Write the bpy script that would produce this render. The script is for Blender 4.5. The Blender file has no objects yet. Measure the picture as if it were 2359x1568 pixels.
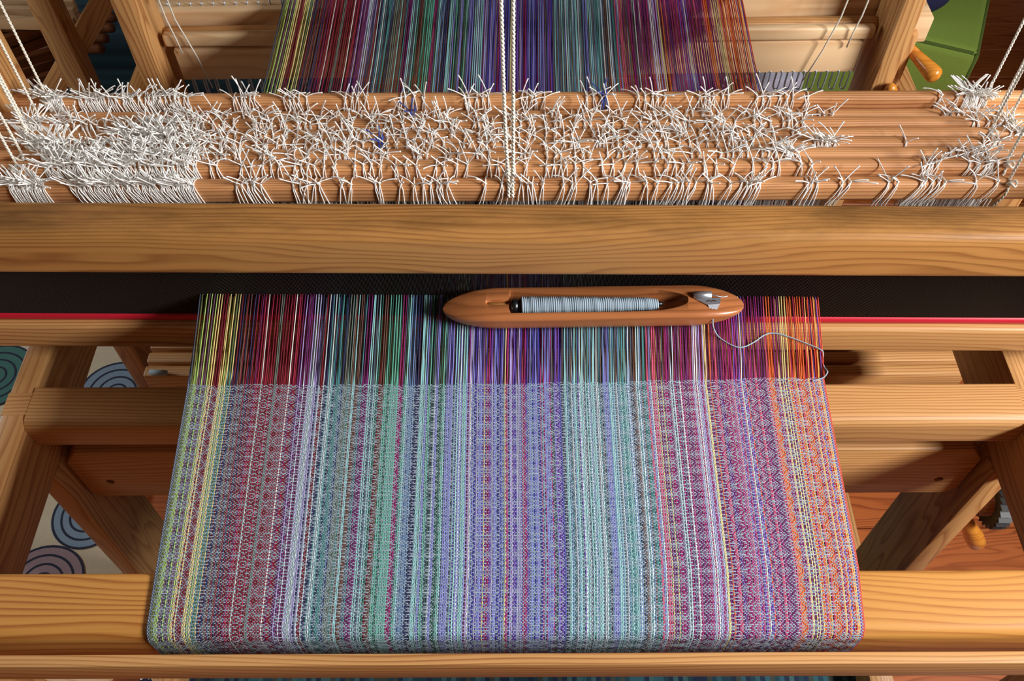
import bpy, bmesh, math, random
import numpy as np
from mathutils import Vector, Matrix
random.seed(7); rng = np.random.default_rng(7)
S = bpy.context.scene
COL = S.collection
PI = math.pi

# ------------------------------------------------------------------ camera, world, light, exposure
W_, H_ = 2359.0, 1568.0
FOC = 2080.0; PITCH = math.radians(54.0); ROLL = 0.004
CAM = np.array([0.0, 0.0, 1.55])
F_ = np.array([0, math.cos(PITCH), -math.sin(PITCH)])
U0 = np.array([0, math.sin(PITCH), math.cos(PITCH)]); R0 = np.array([1.0, 0, 0])
R_ = R0 * math.cos(ROLL) - U0 * math.sin(ROLL)
U_ = U0 * math.cos(ROLL) + R0 * math.sin(ROLL)
cd = bpy.data.cameras.new('camera'); cam = bpy.data.objects.new('camera', cd); COL.objects.link(cam)
cd.sensor_width = 36.0; cd.lens = FOC / W_ * 36.0; cd.clip_start = 0.02; cd.clip_end = 50
m = Matrix(((R_[0], U_[0], -F_[0], CAM[0]), (R_[1], U_[1], -F_[1], CAM[1]), (R_[2], U_[2], -F_[2], CAM[2]), (0, 0, 0, 1)))
cam.matrix_world = m
S.camera = cam
def ray(u, v): return F_ + (u - W_/2)/FOC*R_ - (v - H_/2)/FOC*U_
def az(u, v, z): r = ray(u, v); return CAM + (z-CAM[2])/r[2]*r        # measured point at a known height
def ay(u, v, y): r = ray(u, v); return CAM + (y-CAM[1])/r[1]*r        # measured point at a known depth

S.view_settings.view_transform = 'Standard'; S.view_settings.look = 'None'
S.view_settings.gamma = 1.0; S.view_settings.use_curve_mapping = False
S.view_settings.exposure = 0.0
w = bpy.data.worlds.new('sky'); S.world = w; w.use_nodes = True
w.node_tree.nodes['Background'].inputs[0].default_value = (0.75, 0.85, 1.0, 1)
w.node_tree.nodes['Background'].inputs[1].default_value = 1.0
WIN_X, WIN_Y0, WIN_Y1, WIN_Z0, WIN_Z1 = 1.60, -0.42, 0.42, 1.48, 1.95
ld = bpy.data.lights.new('window_daylight', 'AREA'); ld.shape = 'RECTANGLE'
ld.size = WIN_Z1-WIN_Z0; ld.size_y = WIN_Y1-WIN_Y0; ld.energy = 82; ld.color = (0.98, 0.985, 1.0)
lo = bpy.data.objects.new('window_daylight', ld); COL.objects.link(lo)
lo.location = (WIN_X-0.02, (WIN_Y0+WIN_Y1)/2, (WIN_Z0+WIN_Z1)/2); lo.rotation_euler = (0, PI/2, 0)
WL_X, WL_Y0, WL_Y1, WL_Z0, WL_Z1 = -2.6, 0.75, 1.75, 0.95, 1.85                  # second, weaker window in the left wall
l2 = bpy.data.lights.new('left_window_daylight', 'AREA'); l2.shape = 'RECTANGLE'; l2.size = WL_Z1-WL_Z0; l2.size_y = WL_Y1-WL_Y0; l2.energy = 27; l2.color = (0.90, 0.95, 1.0)
l2o = bpy.data.objects.new('left_window_daylight', l2); COL.objects.link(l2o); l2o.location = (WL_X+0.02, (WL_Y0+WL_Y1)/2, (WL_Z0+WL_Z1)/2); l2o.rotation_euler = (0, -PI/2, 0)

# ------------------------------------------------------------------ helpers
def srgb(r, g, b):
    f = lambda c: (c/255/12.92) if c/255 <= 0.04045 else ((c/255+0.055)/1.055)**2.4
    return (f(r), f(g), f(b), 1)
def link(o, parent=None):
    COL.objects.link(o)
    if parent is not None: o.parent = parent
    return o
def empty(name, loc, label, cat, group=None, rz=0):
    o = bpy.data.objects.new(name, None); o.empty_display_size = 0.05
    o.location = loc; o.rotation_euler = (0, 0, rz); COL.objects.link(o)
    o['label'] = label; o['category'] = cat
    if group: o['group'] = group
    return o
def tag(o, label, cat, group=None):
    o['label'] = label; o['category'] = cat
    if group: o['group'] = group
    return o
def struct(o): o['kind'] = 'structure'; return o
def rel(loc, parent):
    l = Vector(loc)
    if parent is not None: l = l - Vector(parent.location)
    return l
def raw(name, verts, faces, mat, parent=None, loc=(0, 0, 0), smooth=True):
    me = bpy.data.meshes.new(name); me.from_pydata([tuple(v) for v in verts], [], faces); me.update()
    if smooth: me.shade_smooth()
    if mat: me.materials.append(mat)
    o = bpy.data.objects.new(name, me); o.location = rel(loc, parent)
    return link(o, parent)
def frombm(name, bm, mat, parent=None, loc=(0, 0, 0), smooth=False, autosm=None):
    bm.normal_update()
    me = bpy.data.meshes.new(name); bm.to_mesh(me); bm.free()
    if smooth: me.shade_smooth()
    if autosm: me.shade_smooth(); me.set_sharp_from_angle(angle=autosm)
    if mat: me.materials.append(mat)
    o = bpy.data.objects.new(name, me); o.location = rel(loc, parent)
    return link(o, parent)
def box(name, x0, x1, y0, y1, z0, z1, mat, parent=None, bev=0.002, seg=2, rot=None):
    c = ((x0+x1)/2, (y0+y1)/2, (z0+z1)/2)
    bm = bmesh.new(); bmesh.ops.create_cube(bm, size=1)
    bmesh.ops.scale(bm, vec=(x1-x0, y1-y0, z1-z0), verts=bm.verts)
    if bev: bmesh.ops.bevel(bm, geom=bm.edges[:], offset=bev, segments=seg, affect='EDGES', profile=0.5)
    o = frombm(name, bm, mat, parent, c, autosm=math.radians(35))
    if rot: o.rotation_euler = rot
    return o
def bar(name, a, b, wy, wz, mat, parent=None, bev=0.002, roll=0.0):
    """square bar from a to b; local x runs along it"""
    a = Vector(a); b = Vector(b); d = b-a; L = d.length; c = (a+b)/2
    bm = bmesh.new(); bmesh.ops.create_cube(bm, size=1)
    bmesh.ops.scale(bm, vec=(L, wy, wz), verts=bm.verts)
    if bev: bmesh.ops.bevel(bm, geom=bm.edges[:], offset=bev, segments=2, affect='EDGES', profile=0.5)
    o = frombm(name, bm, mat, parent, c, autosm=math.radians(35))
    o.rotation_euler = (d.to_track_quat('X', 'Z') @ Matrix.Rotation(roll, 3, 'X').to_quaternion()).to_euler()
    return o
def rrect(w, h, r, n=4, radii=None):
    """rounded rectangle, points (a, b), counter-clockwise, radii per corner"""
    rr = radii or [r]*4; pts = []
    for k, (sx, sy, a0) in enumerate(((1, 1, 0), (-1, 1, PI/2), (-1, -1, PI), (1, -1, 1.5*PI))):
        q = rr[k]
        for i in range(n+1):
            a = a0 + PI/2*i/n
            pts.append((sx*(w/2-q)+q*math.cos(a), sy*(h/2-q)+q*math.sin(a)))
    return pts
def prism(name, prof, x0, x1, mat, parent=None, loc=(0, 0, 0), nseg=1, shade=40):
    """profile in (y, z) pulled along x"""
    n = len(prof); vs = []; fs = []
    for k in range(nseg+1):
        x = x0+(x1-x0)*k/nseg
        vs += [(x, p[0], p[1]) for p in prof]
    for k in range(nseg):
        for i in range(n):
            j = (i+1) % n
            fs.append((k*n+i, (k+1)*n+i, (k+1)*n+j, k*n+j))
    fs.append(tuple(range(n))); fs.append(tuple(nseg*n+i for i in range(n))[::-1])
    bm = bmesh.new(); bv = [bm.verts.new(v) for v in vs]
    for f in fs: bm.faces.new([bv[i] for i in f])
    bmesh.ops.recalc_face_normals(bm, faces=bm.faces[:])
    return frombm(name, bm, mat, parent, loc, autosm=math.radians(shade))
def tube_data(pts, rad, sides=6, caps=True, base=0):
    pts = [Vector(p) for p in pts]; n = len(pts); vs = []; fs = []
    if not hasattr(rad, '__len__'): rad = [rad]*n
    t0 = (pts[1]-pts[0]).normalized()
    up = Vector((0, 0, 1)) if abs(t0.z) < 0.9 else Vector((0, 1, 0))
    nrm = t0.cross(up).normalized()
    for i in range(n):
        t = (pts[min(i+1, n-1)]-pts[max(i-1, 0)])
        t = t.normalized() if t.length > 1e-9 else t0
        nrm = (nrm - t*nrm.dot(t)); nrm = nrm.normalized() if nrm.length > 1e-6 else t.orthogonal().normalized()
        bn = t.cross(nrm)
        for k in range(sides):
            a = 2*PI*k/sides
            vs.append(tuple(pts[i] + (nrm*math.cos(a)+bn*math.sin(a))*rad[i]))
    for i in range(n-1):
        for k in range(sides):
            k2 = (k+1) % sides
            fs.append((base+i*sides+k, base+i*sides+k2, base+(i+1)*sides+k2, base+(i+1)*sides+k))
    if caps:
        fs.append(tuple(base+k for k in range(sides))[::-1]); fs.append(tuple(base+(n-1)*sides+k for k in range(sides)))
    return vs, fs
def tube(name, pts, rad, mat, parent=None, sides=8, loc=(0, 0, 0)):
    v, f = tube_data([Vector(p)-Vector(loc) for p in pts], rad, sides); return raw(name, v, f, mat, parent, loc)
def spline(P, n=8):
    """Catmull-Rom through P"""
    P = [Vector(p) for p in P]; Q = [P[0]*2-P[1]]+P+[P[-1]*2-P[-2]]; out = []
    for i in range(1, len(Q)-2):
        for k in range(n):
            t = k/n; a, b, c, d = Q[i-1], Q[i], Q[i+1], Q[i+2]
            out.append(0.5*((2*b)+(c-a)*t+(2*a-5*b+4*c-d)*t*t+(3*b-a-3*c+d)*t**3))
    return out+[P[-1]]
def lathe(name, prof, a, b, mat, parent=None, sides=20):
    """prof: (t along a->b, radius)"""
    a = Vector(a); b = Vector(b)
    pts = [a+(b-a)*t for t, r in prof]; return tube(name, pts, [max(r, 1e-5) for t, r in prof], mat, parent, sides, tuple((a+b)/2))
def copyobj(o, parent, loc, name=None):
    c = o.copy(); COL.objects.link(c); c.parent = parent; c.location = loc
    return c

# ------------------------------------------------------------------ materials
def newmat(name):
    mt = bpy.data.materials.new(name); mt.use_nodes = True
    return mt, mt.node_tree, mt.node_tree.nodes['Principled BSDF']
def plain(name, col, rough=0.6, metal=0.0, noise=0.0, nscale=200, coat=0.0):
    mt, nt, b = newmat(name)
    b.inputs['Roughness'].default_value = rough; b.inputs['Metallic'].default_value = metal
    b.inputs['Coat Weight'].default_value = coat
    if noise:
        tc = nt.nodes.new('ShaderNodeTexCoord'); nz = nt.nodes.new('ShaderNodeTexNoise'); nz.inputs['Scale'].default_value = nscale
        mx = nt.nodes.new('ShaderNodeMix'); mx.data_type = 'RGBA'; mx.inputs[6].default_value = tuple(c*(1-noise) for c in col[:3])+(1,)
        mx.inputs[7].default_value = tuple(min(1, c*(1+noise)) for c in col[:3])+(1,)
        nt.links.new(tc.outputs['Object'], nz.inputs['Vector']); nt.links.new(nz.outputs['Fac'], mx.inputs[0]); nt.links.new(mx.outputs[2], b.inputs['Base Color'])
    else: b.inputs['Base Color'].default_value = col
    return mt
def wood(name, light, dark, axis='X', pitch=0.006, warp=1.6, rough=0.42, tilt=0.55, fibre=0.25, spec=0.4, stain=None, knots=1.0):
    mt, nt, b = newmat(name); N = nt.nodes; L = nt.links
    def mth(op, a, c=None):
        n = N.new('ShaderNodeMath'); n.operation = op
        for i, q in enumerate((a, c)):
            if q is None: continue
            if isinstance(q, (int, float)): n.inputs[i].default_value = q
            else: L.new(q, n.inputs[i])
        return n.outputs[0]
    tc = N.new('ShaderNodeTexCoord'); oi = N.new('ShaderNodeObjectInfo')
    add = N.new('ShaderNodeVectorMath'); add.operation = 'ADD'
    mul = N.new('ShaderNodeVectorMath'); mul.operation = 'SCALE'; mul.inputs[0].default_value = (3.1, 2.3, 1.7)
    L.new(oi.outputs['Random'], mul.inputs['Scale']); L.new(tc.outputs['Object'], add.inputs[0]); L.new(mul.outputs[0], add.inputs[1])
    def stretched(k):
        mp = N.new('ShaderNodeMapping'); s = [1, 1, 1]; s['XYZ'.index(axis)] = k; mp.inputs['Scale'].default_value = s
        L.new(add.outputs[0], mp.inputs['Vector']); return mp.outputs[0]
    n1 = N.new('ShaderNodeTexNoise'); n1.inputs['Scale'].default_value = 16; n1.inputs['Detail'].default_value = 2.0
    L.new(stretched(0.13), n1.inputs['Vector'])
    sep = N.new('ShaderNodeSeparateXYZ'); L.new(add.outputs[0], sep.inputs[0])
    tr = [c for c in 'XYZ' if c != axis]
    a = mth('ADD', sep.outputs[tr[0]], mth('MULTIPLY', sep.outputs[tr[1]], tilt))
    r = mth('ADD', mth('MULTIPLY', a, 1.0/pitch), mth('MULTIPLY', n1.outputs['Fac'], warp*6))
    fr = mth('FRACT', r)
    cr = N.new('ShaderNodeValToRGB'); e = cr.color_ramp.elements
    e[0].position = 0.0; e[0].color = (0.25, 0.25, 0.25, 1); e[1].position = 1.0; e[1].color = (0.2, 0.2, 0.2, 1)
    for p_, c_ in ((0.12, 0.0), (0.5, 0.12), (0.8, 0.75), (0.9, 1.0)):
        q = e.new(p_); q.color = (c_, c_, c_, 1)
    L.new(fr, cr.inputs[0])
    n2 = N.new('ShaderNodeTexNoise'); n2.inputs['Scale'].default_value = 700; n2.inputs['Detail'].default_value = 3
    L.new(stretched(0.02), n2.inputs['Vector'])
    n3 = N.new('ShaderNodeTexNoise'); n3.inputs['Scale'].default_value = 9; L.new(stretched(0.25), n3.inputs['Vector'])
    amp = mth('MULTIPLY', cr.outputs[0], mth('ADD', 0.25, n3.outputs['Fac']))
    fac = mth('ADD', amp, mth('MULTIPLY', mth('SUBTRACT', n2.outputs['Fac'], 0.5), fibre*2))
    fac = mth('ADD', fac, mth('MULTIPLY', mth('SUBTRACT', n3.outputs['Fac'], 0.5), 0.5))
    mx = N.new('ShaderNodeMix'); mx.data_type = 'RGBA'; mx.clamp_factor = True
    mx.inputs[6].default_value = light; mx.inputs[7].default_value = dark
    L.new(fac, mx.inputs[0]); out = mx.outputs[2]
    if stain:
        st = N.new('ShaderNodeTexNoise'); st.inputs['Scale'].default_value = 22; st.inputs['Detail'].default_value = 6; st.inputs['Roughness'].default_value = 0.65
        mp = N.new('ShaderNodeMapping'); mp.inputs['Scale'].default_value = (0.25, 1, 1); L.new(tc.outputs['Object'], mp.inputs['Vector']); L.new(mp.outputs[0], st.inputs['Vector'])
        s2 = N.new('ShaderNodeSeparateXYZ'); L.new(tc.outputs['Object'], s2.inputs[0])
        rmp = N.new('ShaderNodeMapRange'); rmp.inputs['From Min'].default_value = stain[0]; rmp.inputs['From Max'].default_value = stain[1]; L.new(s2.outputs['Z'], rmp.inputs['Value'])
        rm2 = N.new('ShaderNodeMapRange'); rm2.inputs['From Min'].default_value = 0.42; rm2.inputs['From Max'].default_value = 0.72; L.new(st.outputs['Fac'], rm2.inputs['Value'])
        m2 = N.new('ShaderNodeMix'); m2.data_type = 'RGBA'; m2.inputs[7].default_value = stain[2]
        L.new(mth('MULTIPLY', rmp.outputs[0], mth('ADD', 0.25, mth('MULTIPLY', rm2.outputs[0], 0.7))), m2.inputs[0]); L.new(out, m2.inputs[6]); out = m2.outputs[2]
    L.new(out, b.inputs['Base Color'])
    b.inputs['Roughness'].default_value = rough; b.inputs['Specular IOR Level'].default_value = spec
    bp = N.new('ShaderNodeBump'); bp.inputs['Strength'].default_value = 0.12; bp.inputs['Distance'].default_value = 0.0006
    L.new(n2.outputs['Fac'], bp.inputs['Height']); L.new(bp.outputs[0], b.inputs['Normal'])
    return mt
PL = srgb(204, 152, 94); PD = srgb(150, 92, 48)          # oiled pine
HL = srgb(198, 140, 76); HD = srgb(132, 76, 34)
WX = wood('pine_along_x', PL, PD, 'X', pitch=0.0042, warp=1.1); WY = wood('pine_along_y', PL, PD, 'Y'); WZ = wood('pine_along_z', PL, PD, 'Z', pitch=0.011, warp=2.4)
WB = wood('pine_breast_beam', srgb(202, 142, 70), srgb(152, 82, 32), 'X', pitch=0.0068, warp=1.5)
WH = wood('pine_handle', HL, HD, 'X', pitch=0.0050, warp=1.8, stain=(0.018, 0.03, srgb(98, 66, 34)), rough=0.38)
WS = wood('shaft_pine', srgb(218, 158, 104), srgb(146, 84, 46), 'X', pitch=0.0028, warp=0.5, fibre=0.15)
WPALE = wood('pale_and_lit_wood', srgb(232, 196, 150), srgb(205, 160, 112), 'X', pitch=0.02, warp=1.0, fibre=0.12)  # on raddle board and second loom's slats the paleness stands for light
WDARK = wood('dark_and_shaded_wood', srgb(120, 66, 30), srgb(70, 34, 14), 'X', pitch=0.008)  # on the second loom's treadles this dark colour stands for shade
WCH = wood('shuttle_cherry', srgb(176, 108, 62), srgb(130, 74, 40), 'X', pitch=0.012, warp=0.9, rough=0.3, fibre=0.22, spec=0.5)
WHAND = wood('varnished_handle', srgb(214, 140, 52), srgb(186, 106, 34), 'X', pitch=0.01, rough=0.2, fibre=0.1, spec=0.6)
FLOORW = wood('floor_pine', srgb(190, 104, 50), srgb(140, 66, 28), 'X', pitch=0.02, warp=2.0, rough=0.4)
WHITE = plain('cotton_white', srgb(246, 244, 238), 0.8)
CORD = plain('cord_cream', srgb(226, 219, 202), 0.85, noise=0.12, nscale=600)
BLUEY = plain('blue_cotton', srgb(60, 84, 170), 0.85)
STEEL = plain('reed_steel', srgb(74, 66, 62), 0.5, metal=0.6)
CHROME = plain('chrome', srgb(206, 208, 214), 0.32, metal=0.8)
HOOKM = plain('zinc_wire', srgb(186, 196, 206), 0.35, metal=0.6)
BLACK = plain('black_plastic', srgb(18, 18, 20), 0.3)
IRON = plain('cast_iron', srgb(52, 50, 48), 0.5, metal=0.3, noise=0.2, nscale=60)
BRASS = plain('spindle_brass', srgb(200, 150, 80), 0.3, metal=0.8)
RED = plain('red_tape', srgb(206, 30, 52), 0.45)
WEFTC = srgb(150, 166, 176)
WEFT = plain('weft_yarn', WEFTC, 0.85, noise=0.1, nscale=900)
GREEN = plain('green_linen', srgb(134, 158, 62), 0.9, noise=0.16, nscale=420)
GREEND = plain('green_piping', srgb(80, 100, 34), 0.9)
NAVY = plain('navy_cloth', srgb(34, 34, 74), 0.9, noise=0.2)
GREYC = plain('pale_grey_felt', srgb(176, 172, 186), 0.9, noise=0.05)
CREAM = plain('rug_cream', srgb(226, 212, 180), 0.95, noise=0.10, nscale=260)
RBLUE = plain('rug_blue', srgb(130, 150, 168), 0.95, noise=0.14, nscale=300)
RMAUVE = plain('rug_mauve', srgb(160, 134, 138), 0.95, noise=0.14, nscale=300)
RGREEN = plain('rug_green', srgb(70, 116, 106), 0.95, noise=0.14, nscale=300)
RLINE = plain('rug_line', srgb(40, 44, 62), 0.95)
PLASTER = plain('wall_plaster', srgb(70, 42, 26), 0.9, noise=0.04, nscale=8)
CEIL = plain('ceiling_paint', srgb(78, 68, 58), 0.9)
WFRAME = plain('window_paint', srgb(235, 232, 225), 0.5)
def striped(name, cols, axis, pitch):
    mt, nt, b = newmat(name); N = nt.nodes; L = nt.links
    tc = N.new('ShaderNodeTexCoord'); sep = N.new('ShaderNodeSeparateXYZ'); L.new(tc.outputs['Object'], sep.inputs[0])
    mu = N.new('ShaderNodeMath'); mu.operation = 'MULTIPLY'; mu.inputs[1].default_value = 1/pitch; L.new(sep.outputs[axis], mu.inputs[0])
    fl = N.new('ShaderNodeMath'); fl.operation = 'FLOOR'; L.new(mu.outputs[0], fl.inputs[0])
    wn = N.new('ShaderNodeTexWhiteNoise'); wn.noise_dimensions = '1D'; L.new(fl.outputs[0], wn.inputs['W'])
    cr = N.new('ShaderNodeValToRGB'); cr.color_ramp.interpolation = 'CONSTANT'; e = cr.color_ramp.elements
    e[0].position = 0; e[0].color = cols[0]; e[1].position = 1/len(cols); e[1].color = cols[1]
    for i in range(2, len(cols)): q = e.new(i/len(cols)); q.color = cols[i]
    L.new(wn.outputs['Value'], cr.inputs[0]); L.new(cr.outputs[0], b.inputs['Base Color']); b.inputs['Roughness'].default_value = 0.95
    return mt
RUNNER = striped('runner_stripes', [srgb(28, 62, 72), srgb(44, 88, 98), srgb(24, 42, 66), srgb(60, 96, 96), srgb(58, 66, 60)], 'X', 0.008)
RUNNER2 = striped('teal_rug', [srgb(30, 56, 64), srgb(36, 66, 74), srgb(26, 48, 60)], 'Y', 0.02)
ym, nt, b = newmat('dyed_yarn'); at_ = nt.nodes.new('ShaderNodeAttribute'); at_.attribute_name = 'Col'
nz = nt.nodes.new('ShaderNodeTexNoise'); nz.inputs['Scale'].default_value = 900; tc = nt.nodes.new('ShaderNodeTexCoord')
hs = nt.nodes.new('ShaderNodeHueSaturation'); mr = nt.nodes.new('ShaderNodeMapRange'); mr.inputs['To Min'].default_value = 0.82; mr.inputs['To Max'].default_value = 1.18
nt.links.new(tc.outputs['Object'], nz.inputs['Vector']); nt.links.new(nz.outputs['Fac'], mr.inputs['Value']); nt.links.new(mr.outputs[0], hs.inputs['Value'])
nt.links.new(at_.outputs['Color'], hs.inputs['Color']); nt.links.new(hs.outputs[0], b.inputs['Base Color']); b.inputs['Roughness'].default_value = 0.75
YARN = ym

# ------------------------------------------------------------------ room
RX0, RX1, RY0, RY1, RZ = -2.6, WIN_X, -1.9, 3.2, 2.55
fl = struct(box('floor', RX0, RX1, RY0, RY1, -0.10, -0.022, WDARK, None, 0))
pw = 0.118; k = 0; y = RY0
plm = None
while y < RY1-0.02:
    y1 = min(y+pw, RY1)
    if plm is None or y1-y < pw-1e-4:
        o = box('plank', RX0, RX1, y+0.0008, y1-0.0008, -0.022, 0.0, FLOORW, fl, 0.0015, 1)
        plm = o
    else:
        copyobj(plm, fl, rel(((RX0+RX1)/2, (y+y1)/2, -0.011), fl))
    y += pw
t = 0.08
struct(box('wall_back', RX0-t, RX1+t, RY1, RY1+t, 0, RZ, PLASTER, None, 0))
struct(box('wall_front', RX0-t, RX1+t, RY0-t, RY0, 0, RZ, PLASTER, None, 0))
struct(box('ceiling', RX0-t, RX1+t, RY0-t, RY1+t, RZ, RZ+t, CEIL, None, 0))
# right wall with the window opening
bm = bmesh.new()
def addbox(bm, x0, x1, y0, y1, z0, z1):
    r = bmesh.ops.create_cube(bm, size=1); vs = r['verts']
    bmesh.ops.scale(bm, vec=(x1-x0, y1-y0, z1-z0), verts=vs); bmesh.ops.translate(bm, vec=((x0+x1)/2, (y0+y1)/2, (z0+z1)/2), verts=vs)
addbox(bm, RX1, RX1+t, RY0, WIN_Y0, 0, RZ); addbox(bm, RX1, RX1+t, WIN_Y1, RY1, 0, RZ)
addbox(bm, RX1, RX1+t, WIN_Y0, WIN_Y1, 0, WIN_Z0); addbox(bm, RX1, RX1+t, WIN_Y0, WIN_Y1, WIN_Z1, RZ)
struct(frombm('wall_right', bm, PLASTER))
bm = bmesh.new()
addbox(bm, RX0-t, RX0, RY0, WL_Y0, 0, RZ); addbox(bm, RX0-t, RX0, WL_Y1, RY1, 0, RZ)
addbox(bm, RX0-t, RX0, WL_Y0, WL_Y1, 0, WL_Z0); addbox(bm, RX0-t, RX0, WL_Y0, WL_Y1, WL_Z1, RZ)
struct(frombm('wall_left', bm, PLASTER))
def window(name, xc, y0, y1, z0, z1):
    wr = struct(bpy.data.objects.new(name, None)); wr.location = (xc, (y0+y1)/2, z0); link(wr)
    fw = 0.04; ym_ = (y0+y1)/2
    for nm, a0_, a1_, b0_, b1_ in (('window_frame', y0, y1, z0, z0+fw), ('window_frame', y0, y1, z1-fw, z1), ('window_frame', y0, y0+fw, z0+fw, z1-fw),
                                   ('window_frame', y1-fw, y1, z0+fw, z1-fw), ('mullion', ym_-0.014, ym_+0.014, z0+fw, z1-fw)):
        box(nm, xc-0.02, xc+0.02, a0_, a1_, b0_, b1_, WFRAME, wr, 0.003)
window('window_1', RX1+0.04, WIN_Y0, WIN_Y1, WIN_Z0, WIN_Z1)
window('window_2', RX0-0.04, WL_Y0, WL_Y1, WL_Z0, WL_Z1)
if True:
    struct(box('baseboard_back', RX0, RX1, RY1-0.018, RY1, 0, 0.10, WFRAME, None, 0.003))
    struct(box('baseboard_left', RX0, RX0+0.018, RY0, RY1-0.018, 0, 0.10, WFRAME, None, 0.003))
    struct(box('baseboard_right', RX1-0.018, RX1, RY0, RY1-0.018, 0, 0.10, WFRAME, None, 0.003))

# ------------------------------------------------------------------ rugs on the floor
def rug_box(name, x0, x1, y0, y1, mat, label, rz=0, zt=0.010):
    o = box(name, x0, x1, y0, y1, 0.0005, zt, mat, None, 0.003); o.rotation_euler = (0, 0, rz)
    return tag(o, label, 'rug')
rug_box('striped_runner_rug', -0.575, 0.625, 0.02, 1.40, RUNNER, 'dark teal striped runner rug lying under the loom')
rug_box('teal_rug', -1.9, -0.42, 1.62, 2.75, RUNNER2, 'plain dark teal rug on the floor behind the loom, far left')
rr = empty('circle_rug', (-1.3, 0.85, 0), 'cream rug with blue, mauve and green ringed circles left of the loom', 'rug')
box('rug_base', -2.0, -0.692, 0.25, 1.46, 0.0005, 0.012, CREAM, rr, 0.004)
def circle_motif(u, v, rpx, mat, nring=4):
    p = az(u, v, 0.013); d = (p-CAM)@F_; R = rpx*d/FOC
    if p[0]+R > -0.70: p[0] = -0.70-R
    n = 40
    vs = [(R*math.cos(2*PI*i/n), R*math.sin(2*PI*i/n), 0.0) for i in range(n)]+[(R*math.cos(2*PI*i/n), R*math.sin(2*PI*i/n), 0.0012) for i in range(n)]
    fs = [tuple(range(n, 2*n))]+[(i, (i+1) % n, n+(i+1) % n, n+i) for i in range(n)]
    o = raw('circle_motif', vs, fs, mat, rr, (p[0], p[1], 0.0122), smooth=False)
    vs = []; fs = []
    for q in range(nring):
        ro = R*(1-q*0.235); ri = ro-0.0042; b0 = len(vs)
        wob = [1+0.012*math.sin(3*2*PI*i/n+q) for i in range(n)]
        for rad, z in ((ro, 0.0014), (ri, 0.0014)):
            vs += [(rad*wob[i]*math.cos(2*PI*i/n), rad*wob[i]*math.sin(2*PI*i/n), z) for i in range(n)]
        fs += [(b0+i, b0+(i+1) % n, b0+n+(i+1) % n, b0+n+i) for i in range(n)]
    rg = raw('ring_lines', vs, fs, RLINE, None, (0, 0, 0), smooth=False); rg.parent = o
for u, v, r, mt in ((205, 1185, 84, RBLUE), (95, 1345, 96, RMAUVE), (268, 905, 88, RBLUE), (-10, 865, 88, RGREEN), (60, 1010, 70, RMAUVE),
                    (40, 1140, 62, RGREEN), (235, 745, 60, RGREEN), (90, 740, 66, RBLUE), (-60, 1240, 70, RBLUE), (230, 1380, 60, RGREEN), (-40, 1420, 60, RGREEN)):
    circle_motif(u, v, r, mt)

# ------------------------------------------------------------------ loom frame
loom = empty('floor_loom', (0, 0.55, 0), 'large pine floor loom frame filling the picture, with beams, posts and side rails', 'loom')
XL, XR = -0.5415, 0.571                # inner faces of the side rails
for s, x0, x1 in ((-1, XL-0.0275, XL), (1, XR, XR+0.0275)):
    box('side_rail', x0, x1, 0.20, 1.42, 0.591, 0.690, WY, loom, 0.003)
    box('front_post', x0, x1, 0.245, 0.30, 0.0, 0.591, WZ, loom, 0.003)
    box('front_post', x0-0.001, x1+0.001, 0.247, 0.298, 0.690, 0.742, WZ, loom, 0.003)
    box('floor_rail', x0-0.006, x1+0.006, 0.22, 1.30, 0.012, 0.075, WY, loom, 0.004)
for s, x0, x1 in ((-1, -0.600, -0.5695), (1, 0.599, 0.630)):
    box('castle_post', x0+(0.0 if s < 0 else 0), x1, 0.790, 0.850, 0.0, 1.92, WZ, loom, 0.004)
box('left_castle_pad', -0.5695, -0.552, 0.790, 0.850, 0.692, 1.92, WZ, loom, 0.003).name = 'post_lining'
box('castle_beam', -0.60, 0.63, 0.775, 0.865, 1.92, 1.98, WX, loom, 0.004)
for x0, x1 in ((-0.535, -0.505), (0.528, 0.557)):
    box('rear_post', x0, x1, 1.075, 1.150, 0.0, 0.99, WZ, loom, 0.003)
for x0, x1 in ((XL-0.0275, XL), (XR, XR+0.0275)): box('back_block', x0, x1, 1.30, 1.35, 0.6905, 0.726, WZ, loom, 0.002)
# breast beam: rounded front top edge, cloth lies over it
pr = [(0.2420+a+0.029, 0.762+bb) for a, bb in rrect(0.058, 0.072, 0.004, 6, [0.006, 0.0110, 0.016, 0.004])]
prism('breast_beam', pr, -0.66, 0.69, WB, loom, (0, 0, 0), 1)
pr = [(0.2262+a, 0.7725+bb) for a, bb in rrect(0.0105, 0.036, 0.002, 2)]
prism('front_slat', pr, -0.66, 0.69, WX, loom, (0, 0, 0), 1)
for x in (-0.62, 0.65): box('slat_spacer', x-0.012, x+0.012, 0.2318, 0.2425, 0.752, 0.786, WX, loom, 0.001)
# front cross beam, lapped flush into the rails
c1 = az(1200, 886, 0.69); c2 = az(1200, 966, 0.69)
yb, yf = c1[1], c2[1]-0.006
pr = [((yb+yf)/2+a, 0.666+bb) for a, bb in rrect(yb-yf, 0.050, 0.01, 6, [0.004, 0.012, 0.010, 0.004])]
xb = prism('cross_beam', pr, XL+0.0005, XR-0.0005, WX, loom)
for x0, x1 in ((XL-0.0275, XL+0.0005), (XR-0.0005, XR+0.0275)):
    box('lap_tenon', x0-0.0004, x1, yf+0.014, yb-0.008, 0.680, 0.6904, WX, loom, 0.0006, 1)
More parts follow.
